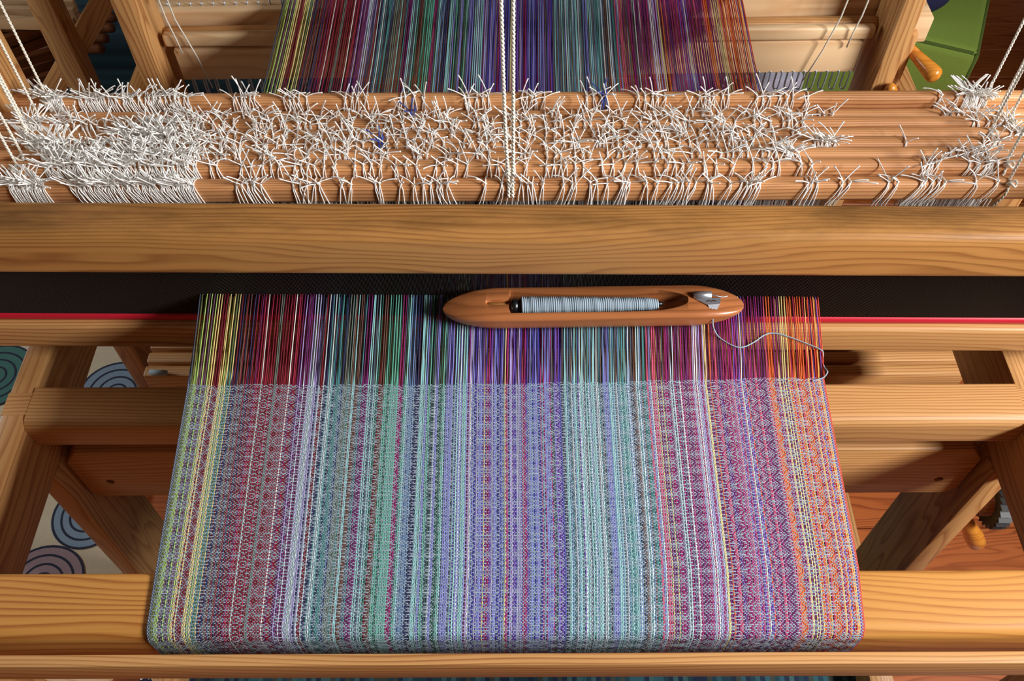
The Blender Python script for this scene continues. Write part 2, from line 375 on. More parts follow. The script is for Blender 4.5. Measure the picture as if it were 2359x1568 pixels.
# stretcher board below with a peg hole near each end
def holed_board(name, x0, x1, y0, y1, z0, z1, holes, hr, mat, parent, cham=0.012):
    """front face pierced by round blind holes"""
    bm = bmesh.new(); prof = [(x0+cham, z0), (x1-cham, z0), (x1, z0+cham), (x1, z1-cham*2.2), (x1-cham*1.6, z1), (x0+cham*1.6, z1), (x0, z1-cham*2.2), (x0, z0+cham)]
    f = bm.faces.new([bm.verts.new((x, y0, z)) for x, z in prof])
    e = bmesh.ops.extrude_face_region(bm, geom=[f]); bmesh.ops.translate(bm, vec=(0, y1-y0, 0), verts=[v for v in e['geom'] if isinstance(v, bmesh.types.BMVert)])
    bmesh.ops.recalc_face_normals(bm, faces=bm.faces[:])
    bmesh.ops.bevel(bm, geom=bm.edges[:], offset=0.004, segments=2, affect='EDGES', profile=0.5)
    bmesh.ops.translate(bm, vec=(-(x0+x1)/2, -(y0+y1)/2, -(z0+z1)/2), verts=bm.verts)
    o = frombm(name, bm, mat, parent, ((x0+x1)/2, (y0+y1)/2, (z0+z1)/2), autosm=math.radians(35))
    cb = bmesh.new()
    for hx, hz in holes: bmesh.ops.create_cone(cb, cap_ends=True, segments=20, radius1=hr, radius2=hr, depth=0.03, matrix=Matrix.Translation((hx-(x0+x1)/2, -(y1-y0)/2, hz-(z0+z1)/2)) @ Matrix.Rotation(PI/2, 4, 'X'))
    me = bpy.data.meshes.new('cut'); cb.to_mesh(me); cb.free(); c = bpy.data.objects.new('cut', me); COL.objects.link(c); c.location = o.location
    if parent: c.parent = parent
    md = o.modifiers.new('b', 'BOOLEAN'); md.object = c; md.operation = 'DIFFERENCE'; md.solver = 'EXACT'
    bpy.context.view_layer.update(); dg = bpy.context.evaluated_depsgraph_get()
    nm = bpy.data.meshes.new_from_object(o.evaluated_get(dg)); o.modifiers.clear(); o.data = nm
    bpy.data.objects.remove(c)
    return o
hl = ay(255, 1106, 0.522); hr_ = ay(2162, 1100, 0.522)
holed_board('stretcher_board', XL+0.004, XR-0.006, 0.520, 0.556, 0.497, 0.612, [(hl[0], hl[2]), (hr_[0], hr_[2])], 0.0055, WX, loom)
# front legs, nearly upright, from the rails to the floor rails
for x0, x1 in ((XL-0.0275, XL+0.0005), (XR-0.0005, XR+0.0275)):
    box('leg', x0, x1, 0.500, 0.600, 0.076, 0.5905, WZ, loom, 0.003)
# raddle board on the rear posts, back beam behind it, end block outside the right post
YR = 1.1525
zl0, zr0 = ay(400, 72, YR)[2], ay(1990, 40, YR)[2]; zl1 = ay(400, 26, YR)[2]; rh = zl1-zl0; tl = -math.atan2(zr0-zl0, 1.03)
rb_ = box('raddle_board', -0.532, 0.555, YR, YR+0.04, (zl0+zr0)/2, (zl0+zr0)/2+rh, WPALE, loom, 0.004); rb_.rotation_euler = (0, tl, 0)  # pale wood colour carries the light falling on this board
def raddle_z(x): return (zl0+zr0)/2+rh-math.tan(tl)*(x-0.0115)
pin = None
for i in range(62):
    x = -0.497+i*0.0165
    if x > 0.52 or -0.33 < x < 0.335: continue
    if pin is None: pin = tube('raddle_pin', [(x, YR+0.012, raddle_z(x)-0.002), (x, YR+0.012, raddle_z(x)+0.006)], 0.0013, HOOKM, loom, 6, (x, YR+0.012, raddle_z(x)))
    else: copyobj(pin, loom, rel((x, YR+0.012, raddle_z(x)), loom))
prism('back_beam', [(1.325+a_, 0.762+b_) for a_, b_ in rrect(0.06, 0.072, 0.012, 4)], -0.60, 0.63, WX, loom)
box('beam_end', 0.5575, 0.590, 1.098, 1.142, 0.757, 0.797, WPALE, loom, 0.003)
zr1, zl1_ = ay(1985, 50, 1.14)[2], ay(400, 76, 1.14)[2]
lathe('tie_rod', [(0, 0.010), (0.01, 0.0115), (0.99, 0.0115), (1, 0.010)], (-0.504, 1.136, zl1_), (0.527, 1.136, zr1), WX, loom, 14)
# crank handle at the right rear post, and its wooden arm
box('crank_arm', 0.5575, 0.572, 1.085, 1.125, 0.60, 0.78, WZ, loom, 0.004)
a = ay(2092, 108, 1.10); c = ay(2161, 182, 1.045)
lathe('crank_handle', [(0, 0.007), (0.06, 0.0080), (0.3, 0.0085), (0.6, 0.0108), (0.8, 0.0124), (0.9, 0.0118), (0.96, 0.0088), (0.99, 0.004), (1, 0.0005)], a, c, WHAND, loom, 22)
lathe('crank_shank', [(0, 0.008), (0.8, 0.011), (1, 0.006)], ay(2040, 250, 1.12), ay(2053, 200, 1.06), WHAND, loom, 14)
# cloth beam with ratchet and hanging handle at the lower right
rc = ay(2290, 1150, 0.62)
lathe('cloth_beam', [(0, 0.03), (0.001, 0.034), (0.999, 0.034), (1, 0.03)], (-0.53, 0.66, 0.43), (0.556, 0.66, 0.43), WX, loom, 24)
bm = bmesh.new(); nT = 26
prof = []
for i in range(nT):
    a0 = 2*PI*i/nT; prof += [(0.040*math.cos(a0), 0.040*math.sin(a0)), (0.034*math.cos(a0+0.03), 0.034*math.sin(a0+0.03))]
f = bm.faces.new([bm.verts.new((0, yy, zz)) for yy, zz in prof]); e = bmesh.ops.extrude_face_region(bm, geom=[f])
bmesh.ops.translate(bm, vec=(0.018, 0, 0), verts=[v for v in e['geom'] if isinstance(v, bmesh.types.BMVert)]); bmesh.ops.recalc_face_normals(bm, faces=bm.faces[:])
gx = az(2290, 1150, 0.43)
frombm('ratchet_wheel', bm, IRON, loom, (gx[0]-0.01, gx[1], 0.43))
lathe('axle', [(0, 0.022), (0.5, 0.024), (1, 0.022)], (gx[0]-0.022, gx[1], 0.43), (gx[0]+0.055, gx[1], 0.43), WDARK, loom, 18)
h0 = Vector((gx[0]-0.035, gx[1]-0.008, 0.405)); h1 = Vector(az(2253, 1256, 0.31))
lathe('ratchet_handle', [(0, 0.006), (0.1, 0.008), (0.4, 0.0105), (0.7, 0.0135), (0.88, 0.013), (0.96, 0.0085), (1, 0.001)], h0, h1, WHAND, loom, 20)
box('treadle_beam', -0.53, 0.556, 0.93, 0.98, 0.16, 0.23, WDARK, loom, 0.004)

# ------------------------------------------------------------------ hanging slats between the rear posts
def wire_hook(name, p, mat, parent):
    x, y, z = p
    pts = [(x-0.008, y-0.003, z+0.003), (x+0.001, y-0.005, z+0.006), (x+0.0032, y-0.006, z+0.003), (x+0.0032, y-0.006, z-0.022), (x+0.0018, y-0.004, z-0.028),
           (x-0.0012, y-0.002, z-0.028), (x-0.0028, y, z-0.022), (x-0.0028, y, z+0.003)]
    return tube(name, spline(pts, 3), 0.0013, mat, parent, 6, (x, y, z))
def tilted(uL, vL0, vL1, uR, vR0, vR1, yq):
    a0_, a1_, b0_, b1_ = ay(uL, vL0, yq), ay(uL, vL1, yq), ay(uR, vR0, yq), ay(uR, vR1, yq)
    return (a0_[2]+b0_[2])/2, (a1_[2]+b1_[2])/2, -math.atan2((b0_[2]+b1_[2]-a0_[2]-a1_[2])/2, b0_[0]-a0_[0])
zt1, zb1, tl1 = tilted(400, 82, 111, 1990, 64, 94, 1.104)
s1 = box('hanging_slat', -0.497, 0.518, 1.104, 1.118, zb1, zt1, WPALE, None, 0.005, 3)
s1.rotation_euler = (0, tl1, 0); tag(s1, 'slim pale slat with rounded ends hung on cords between the rear posts', 'slat')
hb = empty('hook_board', (0, 1.12, 0.66), 'pale wide board with wire hooks along its lower edge, between the rear posts', 'board')
zt2, zb2, tl2 = tilted(420, 116, 186, 1985, 97, 166, 1.106)
bo = box('board', -0.488, 0.508, 1.106, 1.124, zb2, zt2, WPALE, hb, 0.003); bo.rotation_euler = (0, tl2, 0)
hk = None; x = -0.475
while x < 0.5:
    zh = zb2-math.tan(tl2)*(x-0.01)-0.003
    if hk is None: hk = wire_hook('wire_hook', (x, 1.112, zh), HOOKM, hb)
    elif x < -0.30 or x > 0.30: copyobj(hk, hb, rel((x, 1.112, zh), hb))
    x += 0.0168
tag(tube('thin_cord', [(0.52, 1.097, 1.5), (0.487, 1.098, 0.80), (0.483, 1.098, 0.775), (0.482, 1.1005, 0.748)], 0.0012, CORD, None, 6), 'thin cord knotted round the right end of the pale slat', 'cord')
tag(tube('thin_cord', [(0.50, 1.097, 1.5), (0.458, 1.097, 0.80), (0.447, 1.096, 0.745), (0.433, 1.099, 0.690)], 0.0012, CORD, None, 6), 'thin cord reaching down to the last wire hooks at right', 'cord')
tag(tube('thin_cord', [(-0.50, 1.097, 1.5), (-0.478, 1.098, 0.80), (-0.474, 1.098, 0.768), (-0.473, 1.1005, 0.742)], 0.0012, CORD, None, 6), 'thin cord looped round the left end of the pale slat', 'cord')
tag(tube('thin_cord', [(-0.49, 1.097, 1.5), (-0.466, 1.098, 0.80), (-0.452, 1.096, 0.74), (-0.446, 1.101, 0.68)], 0.0012, CORD, None, 6), 'thin cord hanging in front of the hook board at left', 'cord')

# ------------------------------------------------------------------ lamms under the warp
ords = ['front', 'second', 'third', 'rearmost']
for i in range(4):
    y = 0.705+i*0.0225; z = 0.485+i*0.001
    o = bar('lamm', (-0.512, y, z+0.010), (0.640, y+0.010, z-0.010), 0.0175, 0.034, WX, None, 0.003)
    tag(o, '%s lamm, a long pine slat hanging below the warp' % ords[i], 'slat', 'lamms under the warp')
p = az(345, 857, 0.515)
tag(tube('cord_toggle', [p, p+np.array([0.012, -0.001, 0]), p+np.array([0.024, -0.002, 0.001])], [0.004, 0.0045, 0.004], plain('toggle_grey', srgb(150, 164, 166), 0.7), None, 8), 'small grey peg lying at the left end of the lamms', 'peg')

# ------------------------------------------------------------------ beater and reed
BY = -0.011
beat = empty('beater', (0, 0.60, 0.72), 'heavy pine beater with thick handle bar hanging across the loom above the warp', 'beater', rz=BY)
def bt(v): return (v[0], v[1], v[2])
hp = [(0.591+a, 0.9005+bb) for a, bb in rrect(0.044, 0.060, 0.006, 6, [0.005, 0.012, 0.010, 0.005])]
hd = prism('handle', [(p_[0]-0.591, p_[1]-0.9005) for p_ in hp], -0.64, 0.66, WH, beat, (0, 0.591, 0.9005))
pr = [(a, bb) for a, bb in rrect(0.036, 0.042, 0.004, 4, [0.003, 0.006, 0.006, 0.003])]
prism('lower_bar', pr, -0.64, 0.66, WX, beat, (0, 0.612, 0.734))
for x in (-0.653, 0.673): box('side_arm', x-0.013, x+0.013, 0.578, 0.626, 0.715, 1.90, WZ, beat, 0.003)
box('rocker_beam', -0.70, 0.72, 0.585, 0.62, 1.90, 1.94, WX, beat, 0.004)
for x in (-0.69, 0.71): box('rocker_support', x-0.014, x+0.014, 0.585, 0.775, 1.94, 1.975, WY, loom, 0.003)
reed = empty('reed', (0, 0.607, 0.757), 'dark steel reed with fine upright wires and red taped edge', 'reed', rz=BY)
nd = 830; xs = np.linspace(-0.60, 0.62, nd); vs = []; fs = []
hx, hy = 0.00022, 0.0032; z0, z1 = 0.004, 0.145
for x in xs:
    b0 = len(vs)
    for zz in (z0, z1): vs += [(x-hx, -hy, zz), (x+hx, -hy, zz), (x+hx, hy, zz), (x-hx, hy, zz)]
    fs += [(b0, b0+1, b0+5, b0+4), (b0+1, b0+2, b0+6, b0+5), (b0+2, b0+3, b0+7, b0+6), (b0+3, b0, b0+4, b0+7)]
o = raw('dents', vs, fs, STEEL, reed, (0, 0.607, 0.757), smooth=False); o['kind'] = 'stuff'
for zz in (0.0035, 0.1445):
    tp = [(a, zz+bb) for a, bb in rrect(0.011, 0.0105, 0.004, 4)]
    prism('edge_tape', tp, -0.605, 0.625, RED, reed, (0, 0.607, 0.757))

# ------------------------------------------------------------------ warp colours
LIME = (172, 204, 108); OLIVE = (110, 120, 60); CREAMY = (236, 214, 140); MAROON = (128, 16, 40); CRIM = (168, 24, 66); PLUM = (112, 24, 100)
NAVYC = (44, 46, 92); SLATE = (74, 84, 104); TEAL = (70, 134, 136); AQUA = (150, 206, 206); SEA = (98, 174, 152); DGREEN = (40, 92, 78); PALE = (206, 222, 226)
WHT = (232, 230, 224); INDIGO = (60, 50, 150); VIOLET = (112, 70, 172); PERI = (130, 132, 208); LILAC = (176, 160, 216); MAG = (160, 28, 110); STEELB = (104, 136, 178)
BROWN = (110, 76, 66); ORANGE = (226, 104, 44); PEACH = (242, 170, 90); PINK = (206, 80, 120); OGREY = (110, 122, 112); MAUVE = (120, 84, 110); REDO = (220, 72, 48)
SEG = [(447, [(SLATE, 1)]), (452, [(LIME, 6), (OLIVE, 1), (MAUVE, 1)]), (470, [(MAUVE, 3), (LIME, 2), (DGREEN, 1)]), (482, [(LIME, 3), (OLIVE, 2), (CREAMY, 2), (MAROON, 2)]),
       (500, [(MAROON, 5), (CREAMY, 1)]), (516, [(CREAMY, 4), (LIME, 4), (TEAL, 1), (OLIVE, 1)]), (546, [(NAVYC, 3), (MAROON, 3), (CREAMY, 2), (BROWN, 2)]),
       (582, [(MAROON, 7), (CRIM, 3), (WHT, 1), (NAVYC, 1), (PLUM, 2)]), (640, [(CRIM, 4), (MAROON, 6), (WHT, 1), (PLUM, 2), (OGREY, 1)]),
       (690, [(PLUM, 4), (MAROON, 3), (PALE, 2), (INDIGO, 2), (LILAC, 1)]), (735, [(MAROON, 3), (PALE, 2), (LILAC, 2), (NAVYC, 2), (MAG, 1)]),
       (762, [(TEAL, 4), (AQUA, 3), (NAVYC, 2), (PALE, 2), (STEELB, 2)]), (800, [(OGREY, 3), (AQUA, 3), (BROWN, 2), (TEAL, 3), (SLATE, 2)]), (842, [(PLUM, 4), (AQUA, 1)]),
       (850, [(TEAL, 3), (AQUA, 3), (SLATE, 2), (DGREEN, 2), (MAUVE, 1)]), (880, [(MAROON, 3), (BROWN, 2)]), (893, [(SEA, 7), (AQUA, 2), (DGREEN, 2)]), (926, [(MAG, 5), (CRIM, 1)]),
       (934, [(NAVYC, 3), (STEELB, 3), (AQUA, 3), (SEA, 2), (SLATE, 2)]), (985, [(DGREEN, 3), (SEA, 2), (PALE, 3), (PERI, 2), (TEAL, 3), (SLATE, 2)]),
       (1030, [(PERI, 4), (AQUA, 3), (SLATE, 3), (PALE, 2), (INDIGO, 2), (DGREEN, 2)]), (1080, [(INDIGO, 4), (VIOLET, 3), (LILAC, 3), (PERI, 3), (PLUM, 2), (WHT, 1)]),
       (1120, [(VIOLET, 5), (INDIGO, 4), (LILAC, 2), (MAG, 1), (CREAMY, 1), (PERI, 3), (STEELB, 2)]), (1200, [(VIOLET, 4), (MAG, 3), (ORANGE, 1), (PERI, 3), (INDIGO, 3)]),
       (1225, [(VIOLET, 3), (INDIGO, 3), (PERI, 4), (STEELB, 4), (SLATE, 3), (MAG, 1)]), (1300, [(PALE, 2), (SLATE, 3), (VIOLET, 1), (STEELB, 5), (AQUA, 3), (TEAL, 2)]),
       (1350, [(STEELB, 6), (PALE, 3), (SLATE, 4), (AQUA, 3), (BROWN, 1), (TEAL, 2), (PERI, 1)]), (1420, [(STEELB, 5), (AQUA, 3), (PALE, 2), (BROWN, 2), (SLATE, 3), (TEAL, 2)]),
       (1480, [(PERI, 3), (STEELB, 2), (PINK, 2), (PALE, 2), (SLATE, 2), (TEAL, 2)]), (1510, [(MAG, 4), (PALE, 2), (CREAMY, 1), (PLUM, 3), (PERI, 1), (SLATE, 1)]),
       (1560, [(PLUM, 4), (MAG, 4), (LILAC, 2), (WHT, 1), (CREAMY, 1), (OGREY, 1)]), (1622, [(CREAMY, 2), (ORANGE, 2), (VIOLET, 2), (PLUM, 2)]), (1642, [(PLUM, 3), (MAG, 6), (PINK, 3), (LILAC, 1), (VIOLET, 2)]),
       (1706, [(REDO, 2), (VIOLET, 2), (WHT, 1)]), (1718, [(MAG, 5), (PLUM, 4), (LILAC, 2), (WHT, 1), (PINK, 2)]), (1770, [(MAG, 3), (ORANGE, 2), (CREAMY, 2), (PINK, 3), (PLUM, 2)]),
       (1815, [(ORANGE, 4), (PEACH, 4), (CRIM, 3), (MAG, 2), (PINK, 2)]), (1865, [(PEACH, 4), (ORANGE, 4), (VIOLET, 1), (REDO, 2)]), (1888, [(REDO, 2), (ORANGE, 1)]), (1900, [])]
NE = 480
def end_colour(i):
    u = 447+(1894-447)*i/(NE-1)
    for (a, pal), (b_, _) in zip(SEG[:-1], SEG[1:]):
        if a <= u < b_:
            tot = sum(q for _, q in pal); r = random.random()*tot
            for c, q in pal:
                r -= q
                if r <= 0: return c
    return ORANGE
random.seed(21)
ends = []; prev = None
for i in range(NE):
    c = end_colour(i)
    if prev is not None and random.random() < 0.28: c = prev if abs(prev[0]-c[0]) < 90 else c
    prev = c
    j = random.uniform(0.74, 1.0)
    ends.append([min(1, q*j) for q in srgb(*c)[:3]])
ends = np.array(ends)

# ------------------------------------------------------------------ textile on the loom: loose warp and woven web
cl = empty('woven_cloth', (0, 0.4, 0.80), 'rainbow striped cloth being woven, with its stretched warp threads', 'cloth')
YFELL = 0.4935; ZC = 0.8005
shaft_no = np.zeros(NE, int)
# threading drifts up and down over eight shafts
i = 0; pos = 0
while i < NE:
    mode = rng.choice(['run', 'point', 'pair', 'run', 'run']); n_ = int(rng.integers(3, 6)) if mode == 'pair' else int(rng.integers(2, 7)); d_ = int(rng.choice([-1, 1]))
    for q in range(n_):
        if i >= NE: break
        if mode == 'run': pos += d_
        elif mode == 'point': pos += d_ if (q % 4) < 2 else -d_
        else: pos += 1 if q % 2 else -1
        shaft_no[i] = (pos + (4 if rng.random() < 0.10 else 0)) % 8; i += 1
    pos += int(rng.integers(-3, 4))
tread = [0, 1, 2, 3, 4, 5, 6, 5, 4, 3, 2, 1]
tie = np.array([1, 0, 1, 1, 0, 1, 0, 0])
PICK = 0.00136; RC = 0.0115
def path(s):
    """along the cloth from the fell (s=0) to over the front edge of the breast beam"""
    L1 = YFELL-0.2525
    if s <= L1: return np.array([YFELL-s, ZC]), np.array([0.0, 1.0])
    a = (s-L1)/RC
    if a < PI/2: return np.array([0.2525-RC*math.sin(a), ZC-RC+RC*math.cos(a)]), np.array([-math.sin(a), math.cos(a)])
    return np.array([0.2525-RC, ZC-RC-(s-L1-RC*PI/2)]), np.array([-1.0, 0.0])
SL = YFELL-0.2525+RC*PI/2+0.035
M = int(SL/PICK)
sv = (np.arange(M)+0.5)*PICK
PY = np.zeros(M); PZ = np.zeros(M); NY = np.zeros(M); NZ = np.zeros(M)
for j, s in enumerate(sv):
    p, n = path(s); PY[j], PZ[j] = p; NY[j], NZ[j] = n
yk = np.array([0.20, 0.236, 0.30, 0.40, 0.493]); lk = np.array([-0.303, -0.305, -0.310, -0.3165, -0.322]); rk = np.array([0.291, 0.292, 0.300, 0.3055, 0.3105])
def xl(y): return np.interp(y, yk, lk)
def xr(y): return np.interp(y, yk, rk)
fr = (np.arange(NE)+0.5)/NE
fr = fr + 0.00045*np.sin(np.arange(NE)*1.7) + rng.normal(0, 0.00022, NE)
Wv = tie[(shaft_no[:, None]-np.array(tread)[np.arange(M) % 12][None, :]) % 8]      # 1 = warp end on top
# selvedges in plain weave
for i in list(range(3))+list(range(NE-3, NE)): Wv[i] = (np.arange(M)+i) % 2
XX = xl(PY)[None, :]*(1-fr[:, None])+xr(PY)[None, :]*fr[:, None]                # NE x M
fellbow = 0.0035*np.sin(fr*PI*1.0+0.3)-0.004*fr + 0.0007*np.sin(fr*40)           # the fell is not quite straight
decay = np.exp(-sv/0.05)
wob = 0.00012*np.sin(np.arange(M)*0.9)[None, :]*np.sin(fr*70)[:, None]
dy = -(fellbow-fellbow.mean())[:, None]*decay[None, :] + wob
AMP = 0.00030; HWW = 0.00061; HWF = 0.00047; CR = 0.00028
def ribbon(name, C, A, Nn, hw, amp, colors, mat, parent):
    """C: (T, K, 3) centre lines; A: across direction; Nn: normal; amp: (T, K)"""
    T, K = C.shape[:2]
    base = C+Nn*amp[..., None]
    V = np.stack([base-A*hw-Nn*CR, base+Nn*CR*0.6, base+A*hw-Nn*CR], axis=2)          # T,K,3,3
    verts = V.reshape(-1, 3)
    idx = np.arange(T*K*3).reshape(T, K, 3)
    q = []
    for s in (0, 1):
        q.append(np.stack([idx[:, :-1, s], idx[:, 1:, s], idx[:, 1:, s+1], idx[:, :-1, s+1]], axis=-1).reshape(-1, 4))
    q = np.concatenate(q)
    me = bpy.data.meshes.new(name); me.vertices.add(len(verts)); me.vertices.foreach_set('co', verts.astype(np.float32).ravel())
    me.loops.add(q.size); me.loops.foreach_set('vertex_index', q.astype(np.int32).ravel())
    me.polygons.add(len(q)); me.polygons.foreach_set('loop_start', np.arange(0, q.size, 4, dtype=np.int32)); me.polygons.foreach_set('loop_total', np.full(len(q), 4, np.int32))
    me.update(); me.validate(); me.shade_smooth()
    if colors is not None:
        ca = me.color_attributes.new('Col', 'FLOAT_COLOR', 'POINT')
        cc = np.ones((T, K, 3, 4), np.float32); cc[..., :3] = colors[..., None, :]
        ca.data.foreach_set('color', cc.ravel())
    me.materials.append(mat)
    o = bpy.data.objects.new(name, me); o.location = rel((0, 0, 0), parent); link(o, parent); o['kind'] = 'stuff'
    return o
NN = np.stack([np.zeros(M), NY, NZ], -1)
Cw = np.stack([XX, PY[None, :]+dy, np.broadcast_to(PZ, (NE, M))], -1)
Nw = np.broadcast_to(NN[None], (NE, M, 3)); Aw = np.zeros((NE, M, 3)); Aw[..., 0] = 1
cw = np.broadcast_to(ends[:, None, :], (NE, M, 3)).copy()
ribbon('web_warp', Cw, Aw, Nw, HWW, np.where(Wv == 1, AMP, -AMP), cw, YARN, cl)
Cf = np.transpose(Cw, (1, 0, 2)).copy(); Nf = np.broadcast_to(NN[:, None], (M, NE, 3))
Tn = np.stack([np.zeros(M), NZ, -NY], -1); Af = np.broadcast_to(Tn[:, None], (M, NE, 3))
wc = np.array(WEFTC[:3]); wcol = np.broadcast_to(wc, (M, NE, 3))*(1+0.06*rng.standard_normal((M, 1, 1)))
ribbon('web_weft', Cf, -Af, Nf, HWF, np.where(Wv.T == 1, -AMP, AMP), np.clip(wcol, 0, 1), YARN, cl)
# loose warp: round threads from the fell through the reed and shafts to over the back beam
sides = 5
ysamp = np.array([YFELL-0.002, 0.52, 0.56, 0.606, 0.66, 0.735, 0.80, 0.90, 1.00, 1.10, 1.16, 1.22])
KS = len(ysamp)
lw = np.interp(ysamp, [0.49, 0.606, 0.735, 0.94, 1.22], [-0.322, -0.334, -0.330, -0.3205, -0.3225])
rw = np.interp(ysamp, [0.49, 0.606, 0.735, 0.94, 1.22], [0.3105, 0.327, 0.326, 0.3205, 0.331])
shed = np.interp(ysamp, [0.49, 0.606, 0.735, 1.14, 1.22], [0, 0.55, 1.0, 0.0, 0.0])
verts = np.zeros((NE, KS, sides, 3)); frj = fr.copy()
dent = (np.floor(fr*NE/2)*2+1)/NE
for k in range(KS):
    mix_ = 0.55 if abs(ysamp[k]-0.606) < 0.03 else 0.25*np.exp(-abs(ysamp[k]-0.606)/0.08)
    frk = fr*(1-mix_)+dent*mix_ + rng.normal(0, 0.00035, NE)*(1 if ysamp[k] > 0.7 else 0.3)
    xx = lw[k]*(1-frk)+rw[k]*frk
    zz = ZC-0.0004 - shed[k]*np.where((shaft_no % 2) == 1, 0.0085, 0.0) + rng.normal(0, 0.0003, NE)
    if ysamp[k] > 1.18: zz = zz-0.006*(ysamp[k]-1.16)/0.06
    r = 0.00062
    for q in range(sides):
        a = 2*PI*q/sides+0.3
        verts[:, k, q, 0] = xx+r*math.cos(a); verts[:, k, q, 1] = ysamp[k]; verts[:, k, q, 2] = zz+r*math.sin(a)
    if k == 0: verts[:, k, :, 1] -= (fellbow-fellbow.mean())[:, None]
idx = np.arange(NE*KS*sides).reshape(NE, KS, sides); nx = np.roll(idx, -1, axis=2)
q = np.stack([idx[:, :-1], nx[:, :-1], nx[:, 1:], idx[:, 1:]], -1).reshape(-1, 4)
me = bpy.data.meshes.new('warp_threads'); V = verts.reshape(-1, 3).astype(np.float32)
me.vertices.add(len(V)); me.vertices.foreach_set('co', V.ravel()); me.loops.add(q.size); me.loops.foreach_set('vertex_index', q.astype(np.int32).ravel())
me.polygons.add(len(q)); me.polygons.foreach_set('loop_start', np.arange(0, q.size, 4, dtype=np.int32)); me.polygons.foreach_set('loop_total', np.full(len(q), 4, np.int32))
me.update(); me.validate(); me.shade_smooth()
ca = me.color_attributes.new('Col', 'FLOAT_COLOR', 'POINT'); cc = np.ones((NE, KS, sides, 4), np.float32); cc[..., :3] = ends[:, None, None, :]; ca.data.foreach_set('color', cc.ravel())
me.materials.append(YARN); wo = bpy.data.objects.new('warp_threads', me); wo.location = rel((0, 0, 0), cl); link(wo, cl); wo['kind'] = 'stuff'

# ------------------------------------------------------------------ heddle shafts
vt = [413, 370, 345, 321, 300, 274, 257, 215]           # top edge of each bar, front to back
names = ['frontmost', 'second', 'third', 'fourth', 'fifth', 'sixth', 'seventh', 'rearmost']
BH = 0.0265; BW = 0.0158
shafts = []
random.seed(5)
def heddle_mesh(name, lean, big=False, mat=WHITE):
    hb_ = BH/2; vs = []; fs = []
    def add(pts, rad, sd=5):
        v, f = tube_data(pts, rad, sd, True, len(vs)); vs.extend(v); fs.extend(f)
    r = 0.00061
    off = random.uniform(0.0012, 0.003); kx = random.uniform(-0.002, 0.002)
    kn = Vector((kx, -0.0062+random.uniform(-0.001, 0.002), hb_+random.uniform(0.0002, 0.002)))
    for s in (-1, 1):
        l2 = lean+s*off*0.4
        add([(l2*1.9+s*0.001, 0.0, -0.235), (l2*1.15+s*off, -0.0088, -0.06), (l2*0.85+s*off, -0.0091, -hb_), (l2*0.45+s*off*0.8, -0.0095, -hb_*0.2), (s*off*0.6+l2*0.12+kx*0.5, -0.0088, hb_*0.62), tuple(kn)], r)
    add([tuple(kn), (kx*0.5, 0.0, hb_+0.0011), (0, 0.0078, hb_*0.8), (0, 0.0088, -hb_), (0, 0.0, -0.235)], r)
    add([kn+Vector((-0.0014, 0, -0.0006)), kn, kn+Vector((0.0014, 0.0003, 0.0006))], [0.0007, 0.0013, 0.0007])
    nt_ = random.choice((3, 4, 5)) if big else random.choice((2, 2, 2, 3))
    for q in range(nt_):
        side = random.choice((-1, 1)); L_ = random.uniform(0.013, 0.026)*(1.15 if big else 1)
        d = Vector((side*random.uniform(0.05, 1.0), random.uniform(-0.45, 0.8), random.uniform(0.25, 1.0))).normalized()
        cv = Vector((side*random.uniform(-0.1, 0.5), random.uniform(-0.4, 0.3), random.uniform(-0.9, 0.2)))
        pts = [kn+d*L_*t_+cv*L_*0.5*t_*t_ for t_ in (0, 0.25, 0.5, 0.75, 0.93, 1.0)]
        for p_ in pts[1:]: p_.z = max(p_.z, hb_*0.3); p_.y = min(p_.y, 0.02)
        add(pts, [r, r, r, r*1.02, r*1.25, r*1.45])
    me = bpy.data.meshes.new(name); me.from_pydata(vs, [], fs); me.update(); me.shade_smooth(); me.materials.append(mat)
    return me
VAR = {}
for key, lean in (('R', 0.0125), ('r', 0.006), ('m', 0.0), ('l', -0.006), ('L', -0.013)):
    VAR[key] = [heddle_mesh('string_heddle', lean*random.uniform(0.5, 1.3)+random.uniform(-0.003, 0.003)) for _ in range(10)]
VAR['T'] = [heddle_mesh('string_heddle', 0.002, True) for _ in range(8)]
VAR['b'] = [heddle_mesh('string_heddle', 0.0, False, BLUEY) for _ in range(2)]
